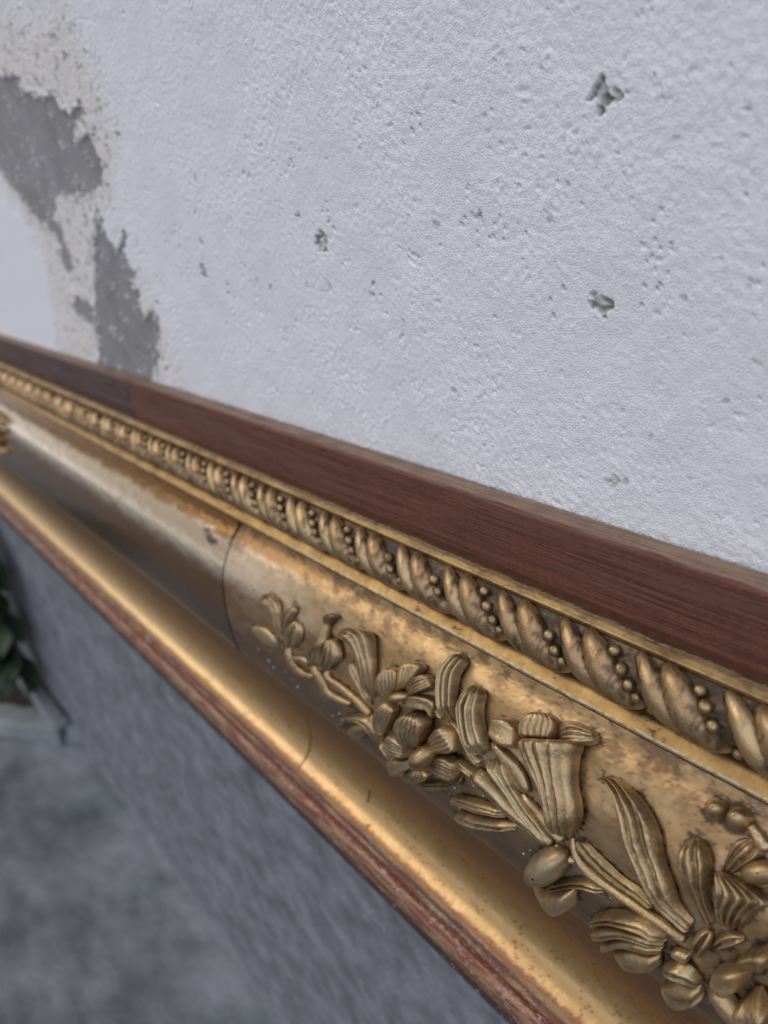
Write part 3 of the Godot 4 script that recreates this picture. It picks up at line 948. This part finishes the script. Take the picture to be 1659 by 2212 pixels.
	leaf(spray, "petal", [[-186.0, 26.4, -184.8, 27.6, 1.8], [-181.6, 19.9, -176.5, 22.4, 5.7], [-177.8, 16.3, -171.4, 18.5, 6.0], [-175.3, 15.1, -171.8, 16.7, 3.8]], 2, 0)
	leaf(spray, "petal", [[-184.6, 27.4, -186.8, 31.0, 3.5], [-177.2, 23.4, -180.9, 29.5, 5.5], [-169.2, 21.9, -171.6, 26.5, 5.2], [-167.8, 24.9, -168.9, 28.9, 3.5]], 0, 1)
	leaf(spray, "petal", [[-191.4, 33.5, -193.6, 33.0, 2.3], [-187.9, 34.4, -197.7, 36.9, 5.5], [-191.3, 41.7, -200.9, 42.6, 5.5], [-195.1, 48.1, -201.8, 50.1, 4.5]], 3, 0)
	knob(spray, "flower_centre", -185.5, 27.4, Vector2(4.2, -1.8), Vector2(0.3, 1.7), 3.5, 7.0, 0)
	leaf(spray, "petal", [[-179.5, 46.9, -173.1, 42.7, 4.0], [-183.6, 43.1, -170.7, 36.4, 8.5], [-185.1, 37.8, -169.2, 30.8, 9.5], [-182.5, 32.5, -170.9, 28.3, 8.5], [-180.3, 30.8, -176.4, 29.6, 4.0]], 3, 0)
	leaf(spray, "petal", [[-171.9, 41.0, -170.5, 43.8, 3.1], [-167.2, 32.6, -162.7, 37.9, 6.8], [-162.6, 27.3, -154.2, 32.2, 8.5], [-158.8, 25.9, -154.7, 28.5, 4.8]], 3, 0)
	leaf(spray, "petal", [[-170.7, 45.0, -172.1, 49.1, 4.0], [-161.1, 37.6, -162.7, 46.6, 7.5], [-155.8, 36.9, -156.8, 45.4, 7.0], [-153.8, 38.5, -154.3, 42.2, 3.6]], 3, 0)
	leaf(spray, "petal", [[-174.6, 51.6, -179.9, 55.4, 3.5], [-169.6, 51.3, -183.2, 61.1, 6.0], [-173.8, 58.3, -190.3, 68.5, 4.5]], 2, 0)
	leaf(spray, "petal", [[-181.8, 56.7, -182.3, 53.4, 3.3], [-189.2, 64.1, -192.2, 58.0, 6.5], [-194.1, 67.0, -196.1, 62.3, 5.0]], 3, 0)
	leaf(spray, "petal", [[-181.8, 52.1, -180.1, 47.6, 4.0], [-188.4, 53.5, -183.8, 43.3, 8.0], [-193.5, 54.6, -189.8, 44.7, 7.0], [-195.6, 53.5, -193.1, 48.5, 5.5]], 3, 0)
	knob(spray, "flower_centre", -168.3, 41.0, Vector2(5.1, -2.9), Vector2(-0.2, 4.6), 6.0, 12.5, 0)
	leaf(spray, "leaf", [[-164.4, 27.7, -159.7, 24.1, 3.5], [-167.5, 22.8, -160.5, 19.3, 5.5], [-170.3, 17.4, -162.2, 14.5, 6.0], [-171.6, 12.9, -163.1, 10.4, 6.2], [-170.8, 8.6, -162.8, 6.9, 5.7], [-169.6, 5.2, -162.7, 4.6, 4.9], [-168.2, 3.9, -164.2, 3.6, 2.8]], 3, 2)
	leaf(spray, "leaf", [[-149.3, 33.1, -142.7, 26.9, 5.0], [-153.2, 28.2, -144.1, 23.8, 6.5], [-155.9, 23.8, -146.9, 19.7, 7.0], [-158.3, 19.9, -149.4, 15.2, 7.1], [-158.5, 15.5, -150.1, 11.7, 6.4], [-158.2, 12.7, -151.7, 10.5, 4.8], [-157.6, 11.0, -154.4, 9.9, 2.4]], 3, 2)
	leaf(spray, "leaf", [[-144.3, 31.5, -136.1, 26.3, 5.0], [-139.2, 33.8, -131.7, 30.6, 5.0], [-133.2, 38.1, -129.4, 34.1, 3.8], [-126.7, 42.2, -123.4, 37.5, 4.0], [-116.8, 46.7, -115.2, 44.2, 2.0]], 3, 2)
	leaf(spray, "stem", [[-152.9, 42.0, -147.4, 35.3, 5.0], [-143.7, 41.6, -139.5, 36.4, 5.0], [-135.8, 44.4, -133.1, 39.6, 4.1], [-129.0, 45.5, -126.3, 41.1, 3.8], [-118.4, 47.3, -116.7, 44.3, 2.5]], 1, 2)
	leaf(spray, "stem", [[-129.9, 35.5, -127.8, 33.8, 2.0], [-123.0, 38.0, -121.5, 35.4, 2.2], [-117.1, 40.8, -115.3, 37.5, 2.9], [-112.2, 42.3, -110.8, 39.3, 2.5]], 0, 0)
	leaf(spray, "leaf", [[-144.0, 24.7, -141.2, 23.0, 2.3], [-138.9, 26.9, -135.5, 24.0, 3.0], [-135.8, 30.2, -128.7, 26.6, 2.5], [-130.3, 34.1, -123.9, 32.2, 2.5]], 0, 0)
	leaf(spray, "stem", [[-164.9, 27.0, -162.0, 25.3, 2.5], [-159.6, 27.8, -156.9, 25.5, 2.6], [-155.7, 30.7, -153.3, 28.4, 2.4], [-151.9, 33.2, -149.5, 30.8, 2.5], [-147.7, 35.5, -145.4, 32.7, 2.7]], 1, 2)
	leaf(spray, "stem", [[-157.8, 40.3, -156.5, 36.8, 2.7], [-153.1, 40.8, -151.0, 37.3, 3.1], [-146.1, 40.6, -144.1, 36.8, 3.2], [-139.7, 41.0, -137.8, 36.9, 3.4]], 1, 2)
	leaf(spray, "leaf", [[-172.3, 23.0, -169.5, 20.4, 2.0], [-169.8, 25.9, -166.2, 22.2, 2.5], [-166.5, 28.1, -163.8, 25.5, 2.5]], 1, 2)
	leaf(spray, "stem", [[-207.7, 48.1, -204.9, 44.8, 3.0], [-204.2, 51.5, -201.1, 47.1, 3.0], [-200.1, 54.6, -197.0, 50.0, 3.0]], 0, 0)
	leaf(spray, "leaf", [[-203.7, 59.0, -198.5, 54.0, 3.0], [-199.0, 61.3, -195.4, 55.8, 3.0], [-196.2, 66.6, -192.0, 59.8, 2.5], [-189.7, 67.7, -187.2, 62.8, 2.5]], 1, 0)
	leaf(spray, "leaf", [[-182.6, 68.7, -180.0, 63.3, 2.0], [-171.0, 61.1, -169.1, 55.7, 2.5], [-161.5, 53.6, -160.1, 49.3, 2.5], [-155.0, 46.8, -154.4, 43.7, 2.2]], 2, 0)
	leaf(spray, "petal", [[-131.2, 19.4, -132.4, 15.7, 3.8], [-135.0, 21.8, -136.8, 13.7, 7.5], [-140.7, 21.9, -141.8, 15.3, 6.7], [-144.1, 20.7, -144.5, 18.0, 2.7]], 0, 0)
	leaf(spray, "petal", [[-131.1, 17.9, -120.5, 13.4, 6.5], [-133.1, 14.0, -120.6, 9.5, 7.5], [-132.2, 10.5, -121.9, 7.2, 7.5], [-131.3, 8.6, -126.8, 6.9, 4.8]], 3, 0)
	leaf(spray, "petal", [[-122.3, 10.1, -120.4, 13.3, 3.6], [-118.7, 5.9, -114.0, 10.9, 6.8], [-114.8, 4.4, -110.4, 9.1, 6.5], [-111.8, 4.5, -108.6, 7.1, 4.1], [-110.3, 4.7, -109.3, 5.5, 1.4]], 2, 0)
	leaf(spray, "flower_tube", [[-113.9, 38.6, -107.8, 35.6, 4.5], [-116.0, 35.8, -105.2, 29.0, 8.0], [-117.6, 31.2, -106.1, 24.6, 8.5], [-120.5, 26.5, -108.8, 20.5, 8.5], [-124.6, 23.7, -110.3, 16.5, 9.0], [-127.9, 21.1, -111.1, 13.4, 10.0], [-130.6, 18.7, -111.1, 10.3, 11.0], [-130.9, 16.8, -112.4, 9.1, 10.0]], 4, 0)
	leaf(spray, "leaf", [[-134.5, 48.4, -134.5, 44.7, 2.5], [-141.1, 50.9, -139.8, 45.9, 3.6], [-147.2, 53.8, -145.7, 48.0, 4.0], [-155.7, 57.6, -154.0, 51.8, 3.5], [-162.1, 60.9, -160.8, 56.4, 2.5]], 2, 0)
	leaf(spray, "leaf", [[-130.9, 51.3, -129.9, 47.7, 2.6], [-139.7, 56.0, -136.8, 49.5, 4.5], [-149.8, 62.7, -146.7, 55.3, 4.5], [-157.5, 67.0, -153.8, 59.2, 3.5], [-162.5, 69.3, -160.2, 64.5, 2.0]], 1, 0)
	leaf(spray, "stem", [[-115.9, 46.5, -114.2, 43.4, 2.6], [-111.6, 47.6, -109.9, 44.2, 2.8], [-107.4, 46.9, -106.6, 44.8, 1.6]], 0, 2)
	leaf(spray, "stem", [[-110.3, 39.7, -108.6, 37.3, 2.2], [-107.0, 44.7, -105.6, 42.2, 2.1], [-101.9, 47.1, -100.3, 43.7, 2.7], [-94.9, 47.3, -93.7, 44.1, 2.4], [-89.7, 47.0, -88.2, 43.7, 2.6], [-78.0, 46.6, -76.7, 43.5, 2.4], [-71.7, 46.7, -71.0, 43.7, 2.2]], 0, 0)
	leaf(spray, "leaf", [[-109.3, 40.3, -104.3, 35.8, 1.5], [-101.6, 43.2, -97.2, 37.3, 1.8], [-93.6, 43.8, -91.3, 38.7, 1.8], [-86.4, 43.4, -85.4, 38.5, 2.0], [-82.0, 43.6, -80.9, 40.2, 2.0]], 1, 1)
	knob(spray, "bud", -116.7, 53.9, Vector2(8.1, -7.1), Vector2(-0.9, 8.3), 1.5, 9.0, 2)
	leaf(spray, "leaf", [[-97.0, 50.4, -96.4, 47.3, 2.1], [-101.7, 52.3, -101.0, 48.0, 3.0], [-107.5, 56.2, -107.1, 51.9, 3.0], [-114.4, 63.6, -114.0, 59.0, 3.1], [-118.4, 68.0, -117.5, 63.9, 2.9]], 1, 0)
	leaf(spray, "leaf", [[-106.1, 62.6, -107.1, 56.2, 4.5], [-114.9, 74.4, -113.4, 61.7, 6.0], [-121.4, 74.4, -122.2, 70.9, 3.8], [-127.5, 74.4, -127.0, 74.4, 0.8]], 0, 0)
	leaf(spray, "leaf", [[-71.9, 44.0, -69.5, 37.7, 4.0], [-79.7, 39.4, -73.6, 34.2, 4.5], [-83.9, 35.0, -76.5, 29.6, 5.5], [-88.2, 30.2, -79.6, 25.6, 5.5], [-92.3, 25.8, -82.6, 20.2, 6.0], [-95.7, 21.2, -85.8, 16.9, 6.0], [-98.5, 17.4, -90.8, 14.2, 5.9], [-101.1, 16.2, -96.0, 13.1, 4.2], [-103.2, 15.7, -100.3, 13.4, 2.6], [-105.0, 16.3, -104.5, 15.5, 0.8]], 2, 0)
	leaf(spray, "leaf", [[-67.5, 36.8, -64.8, 34.1, 2.6], [-70.6, 30.6, -67.2, 27.4, 3.2], [-73.9, 26.8, -67.8, 22.9, 5.1], [-76.4, 23.3, -68.9, 18.7, 6.1], [-77.0, 20.3, -70.5, 16.4, 5.3], [-76.5, 17.9, -72.3, 15.3, 3.4], [-75.7, 16.5, -74.2, 15.4, 1.3]], 2, 0)
	leaf(spray, "leaf", [[-63.7, 33.3, -58.3, 30.4, 4.0], [-65.2, 28.0, -55.9, 23.4, 5.0], [-66.5, 23.5, -53.2, 19.3, 6.0], [-67.3, 21.1, -59.2, 18.6, 5.0], [-67.8, 20.7, -65.2, 19.3, 2.0]], 4, 2)
	knob(spray, "berry", -72.4, 6.9, Vector2(2.6, -1.5), Vector2(1.0, 2.3), 0.0, 5.0, 0)
	knob(spray, "berry", -66.9, 6.1, Vector2(2.8, -1.7), Vector2(1.2, 2.7), 0.0, 5.5, 0)
	leaf(spray, "leaf", [[-66.5, 20.2, -64.4, 19.4, 1.6], [-66.4, 15.5, -61.7, 16.4, 3.4], [-65.7, 11.4, -58.9, 11.9, 4.8], [-64.3, 8.8, -58.6, 8.9, 4.0]], 2, 0)
	leaf(spray, "leaf", [[-65.6, 7.0, -63.6, 4.9, 2.1], [-62.7, 9.0, -60.3, 6.4, 2.4], [-59.0, 10.9, -56.9, 7.9, 2.5]], 0, 0)
	knob(spray, "bud", -57.3, 14.1, Vector2(4.5, -2.9), Vector2(1.0, 2.6), 2.0, 6.0, 0)
	leaf(spray, "shell_rib", [[-76.8, 51.5, -76.0, 46.8, 4.3], [-82.3, 51.0, -80.4, 45.3, 5.3], [-88.9, 53.7, -87.1, 47.6, 5.7], [-95.1, 59.6, -95.0, 54.6, 4.4], [-101.4, 67.9, -100.9, 62.9, 3.5]], 1, 0)
	leaf(spray, "shell_rib", [[-77.9, 55.1, -77.2, 52.6, 2.3], [-83.8, 55.9, -82.1, 50.9, 4.7], [-89.9, 60.0, -89.1, 54.8, 4.7], [-96.3, 67.6, -96.7, 62.0, 5.0], [-101.3, 74.4, -101.7, 69.7, 3.0]], 1, 0)
	leaf(spray, "shell_rib", [[-78.1, 57.7, -77.8, 55.0, 2.4], [-84.0, 60.3, -83.6, 56.0, 3.8], [-90.4, 65.4, -90.1, 60.9, 3.9], [-96.8, 74.4, -96.8, 69.8, 4.0], [-98.2, 74.4, -99.8, 74.4, 1.4]], 0, 0)
	leaf(spray, "shell_rib", [[-77.5, 61.0, -77.9, 57.0, 3.6], [-82.7, 68.3, -83.5, 60.5, 4.5], [-88.8, 74.4, -89.0, 64.8, 4.5], [-93.2, 74.4, -94.7, 73.4, 2.2]], 0, 0)
	leaf(spray, "leaf", [[-66.2, 58.1, -65.7, 55.1, 2.0], [-69.7, 58.6, -68.3, 52.4, 4.4], [-73.9, 59.9, -71.7, 52.4, 5.4], [-77.1, 61.5, -75.7, 56.1, 3.8]], 1, 2)
	leaf(spray, "leaf", [[-65.0, 62.8, -65.8, 56.9, 4.0], [-72.5, 74.4, -71.7, 60.8, 4.5], [-78.5, 74.4, -76.8, 65.9, 4.0]], 1, 0)
	leaf(spray, "leaf", [[-69.9, 51.9, -69.2, 47.6, 3.0], [-72.6, 52.9, -71.8, 48.9, 2.8], [-75.3, 53.7, -74.1, 49.8, 2.9]], 0, 2)
	leaf(spray, "petal", [[-54.2, 43.0, -54.1, 39.7, 3.1], [-57.1, 47.3, -56.7, 38.4, 8.6], [-61.2, 49.7, -60.7, 42.6, 6.8], [-63.1, 49.5, -62.6, 46.9, 2.4]], 0, 0)
	leaf(spray, "petal", [[-53.7, 39.7, -52.2, 38.3, 2.0], [-55.9, 35.8, -49.7, 31.2, 7.5], [-56.6, 33.3, -49.1, 26.2, 10.4]], 0, 0)
	leaf(spray, "petal", [[-53.1, 43.8, -51.6, 42.3, 2.1], [-55.2, 49.5, -47.3, 43.4, 9.8], [-52.8, 54.1, -47.0, 48.7, 7.9]], 0, 0)
	leaf(spray, "leaf", [[-69.2, 47.3, -67.5, 48.3, 1.3], [-69.5, 42.9, -64.9, 41.9, 3.3], [-68.2, 38.7, -64.4, 38.9, 2.6], [-66.5, 36.8, -64.7, 36.8, 1.3]], 1, 0)
	leaf(spray, "leaf", [[-64.5, 40.5, -63.7, 42.1, 1.3], [-62.8, 35.3, -60.8, 38.4, 2.5], [-60.1, 32.0, -57.9, 34.5, 2.3], [-57.7, 31.8, -57.0, 32.9, 0.9]], 1, 0)
	leaf(spray, "stem", [[-64.2, 55.0, -61.4, 49.7, 4.5], [-59.5, 59.3, -56.5, 51.8, 5.0], [-53.9, 60.2, -51.6, 53.8, 5.0]], 0, 0)
	# the next spray begins at the far end of what is in view
	var far := Node3D.new()
	far.name = "flower_spray_001"
	frame.add_child(far)
	leaf(far, "leaf", [[-790, 14, -790, 20, 4], [-772, 14, -772, 23, 6], [-752, 15, -750, 23, 7], [-738, 17, -737, 21, 4]], 2, 2)
	leaf(far, "leaf", [[-800, 30, -800, 40, 4], [-775, 26, -772, 36, 7], [-752, 24, -748, 32, 7], [-732, 23, -731, 26, 4]], 3, 2)
	leaf(far, "leaf", [[-800, 48, -800, 58, 4], [-778, 46, -776, 56, 6], [-760, 45, -757, 53, 6], [-746, 45, -745, 48, 3]], 2, 0)
	leaf(far, "stem", [[-900, 38, -900, 42, 4], [-840, 37, -840, 41, 4], [-790, 35, -790, 39, 4]], 0, 0)
	knob(far, "berry", -770.0, 40.0, Vector2(7, 0), Vector2(0, 6), 1.0, 9.0, 0)
	knob(far, "flower_centre", -800.0, 34.0, Vector2(8, 0), Vector2(0, 8), 3.0, 11.0, 0)
	# crumbs of white paint spattered under the flowers
	var rng := RandomNumberGenerator.new()
	rng.seed = 9
	var st := SurfaceTool.new()
	st.begin(Mesh.PRIMITIVE_TRIANGLES)
	var crumb := SphereMesh.new()
	crumb.radius = 0.5
	crumb.height = 1.0
	crumb.radial_segments = 8
	crumb.rings = 4
	for k in 85:
		var x := rng.randf_range(-300.0, -95.0)
		var v := 54.0 + rng.randfn(0.0, 6.5)
		var size := 0.00035 + 0.0008 * pow(rng.randf(), 3.0)
		st.append_from(crumb, 0, Transform3D(Basis.from_euler(Vector3(0.8, 0, rng.randf() * 3.0)).scaled(Vector3(size, size * rng.randf_range(1.0, 1.8), size * 0.6)), on_band(x, clampf(v, 30.0, 66.0), 0.05)))
	var o := put("paint_crumbs", st.commit(), plain(Color(0.55, 0.54, 0.52), 0.7), frame)
	tag(o, "", "", "stuff")


# ---------------------------------------------------------------- the yard beyond

func build_yard() -> void:
	var kerb := Node3D.new()
	kerb.name = "concrete_kerb"
	kerb.position = Vector3(-1.30, 0, 0.03)
	add_child(kerb)
	tag(kerb, "low pale concrete kerb running out from the wall round the flower bed", "kerb")
	var dir := Vector3(-0.155, 0, 0.119).normalized()
	var turn := -atan2(dir.z, dir.x)
	put("kerb_stone", rough_box(Vector3(0.62, 0.035, 0.055), 3), M.stone, kerb).transform = Transform3D(Basis(Vector3.UP, turn), Vector3(-0.155, 0.012, 0.119))
	put("kerb_stone", rough_box(Vector3(0.56, 0.05, 0.03), 4), M.stone, kerb).transform = Transform3D(Basis(Vector3.UP, 0.0), Vector3(-0.22, 0.018, -0.008))
	# dark earth of the bed
	var p := PackedVector3Array()
	var c := PackedColorArray()
	for i in 60:
		for j in 40:
			var x := -2.3 + 1.0 * i / 59.0
			var z := 0.01 + 0.75 * j / 39.0
			var edge: float = -1.33 - 1.30 * (z - 0.04)
			var X := minf(x, edge)
			var b := fine.get_noise_2d(x * 300.0, z * 300.0)
			p.append(Vector3(X, 0.006 + 0.003 * b, z))
			var g := 0.022 + 0.014 * b
			c.append(Color(g * 1.05, g, g * 0.8))
	tag(put("soil", grid(p, c, 60, 40, Vector3.UP), M.stone, self), "dark bare earth of the bed behind the kerb", "soil", "structure")
	plant(Vector3(-1.40, 0, 0.035), 0.46, 126, 4, "bushy dark green plant against the foot of the wall")
	plant(Vector3(-1.66, 0, 0.04), 0.40, 70, 8, "smaller dark green plant farther along the bed")


func rough_box(size: Vector3, seed_: int) -> ArrayMesh:
	# a cast block with worn arrises: a closed tube of sections along x
	var ring := [Vector2(-0.5, -0.5), Vector2(-0.5, 0.30), Vector2(-0.42, 0.46), Vector2(-0.30, 0.5), Vector2(0.0, 0.5), Vector2(0.30, 0.5), Vector2(0.42, 0.46), Vector2(0.5, 0.30), Vector2(0.5, -0.5)]
	var p := PackedVector3Array()
	var c := PackedColorArray()
	for i in 43:
		var e := 0.0 if i == 0 or i == 42 else 1.0
		var u := clampf((i - 1) / 40.0, 0.0, 1.0) - 0.5
		for q in ring:
			var a := mottle.get_noise_3d(u * size.x * 600.0, q.x * 20.0, q.y * 20.0 + seed_ * 60.0)
			p.append(Vector3(u * size.x, (q.y * size.y + 0.004 * a) * e, (q.x * size.z + 0.004 * a) * e))
			var g := 0.24 + 0.08 * a
			c.append(Color(g * 0.97, g, g * 1.04))
	return grid(p, c, 43, ring.size(), Vector3(0, 1, 0.02))


func plant(at: Vector3, tall: float, count: int, seed_: int, label: String) -> void:
	var root := Node3D.new()
	root.name = numbered("leafy_plant", self)
	root.position = at
	add_child(root)
	tag(root, label, "plant")
	var rng := RandomNumberGenerator.new()
	rng.seed = seed_
	var blades := []
	for k in 3:
		var p := PackedVector3Array()
		var c := PackedColorArray()
		var g: float = [0.035, 0.05, 0.065][k]
		for i in 9:
			var u := i / 8.0
			var w := 0.016 * pow(sin(PI * clampf(u * 0.93 + 0.05, 0.0, 1.0)), 0.8)
			for j in 5:
				var s := (j - 2) / 2.0
				p.append(Vector3(s * w, -0.25 * u * u * 0.07 + 0.004 * absf(s), u * 0.062))
				c.append(Color(g * 0.62, g, g * 0.5))
		blades.append(grid(p, c, 9, 5, Vector3.UP))
	for k in 7:
		var lean := Vector3(rng.randf_range(-0.25, 0.62), 1.0, rng.randf_range(-0.03, 0.06)).normalized()
		var p := PackedVector3Array()
		var c := PackedColorArray()
		for i in 8:
			var u := i / 7.0
			var mid := lean * tall * u + Vector3(0, 0, 0.01 * u * u)
			for j in 7:
				var th := TAU * j / 6.0
				p.append(mid + Vector3(cos(th), 0, sin(th)) * lerpf(0.004, 0.0015, u))
				c.append(Color(0.05, 0.055, 0.03))
		put("stem", grid(p, c, 8, 7, Vector3(0.01, 0, 1)), M.leaf, root)
		for q in count / 7:
			var u := rng.randf_range(0.28, 1.0)
			var o := put("leaf", blades[rng.randi() % 3], M.leaf, root)
			o.position = lean * tall * u + Vector3(0, 0, 0.01 * u * u)
			o.rotation = Vector3(rng.randf_range(-0.7, 0.5), rng.randf() * TAU, rng.randf_range(-0.4, 0.4))
			o.scale = Vector3.ONE * rng.randf_range(0.7, 1.5)
			if at.z + o.position.z + cos(o.rotation.y) * 0.08 < 0.02:
				o.rotation.y += PI
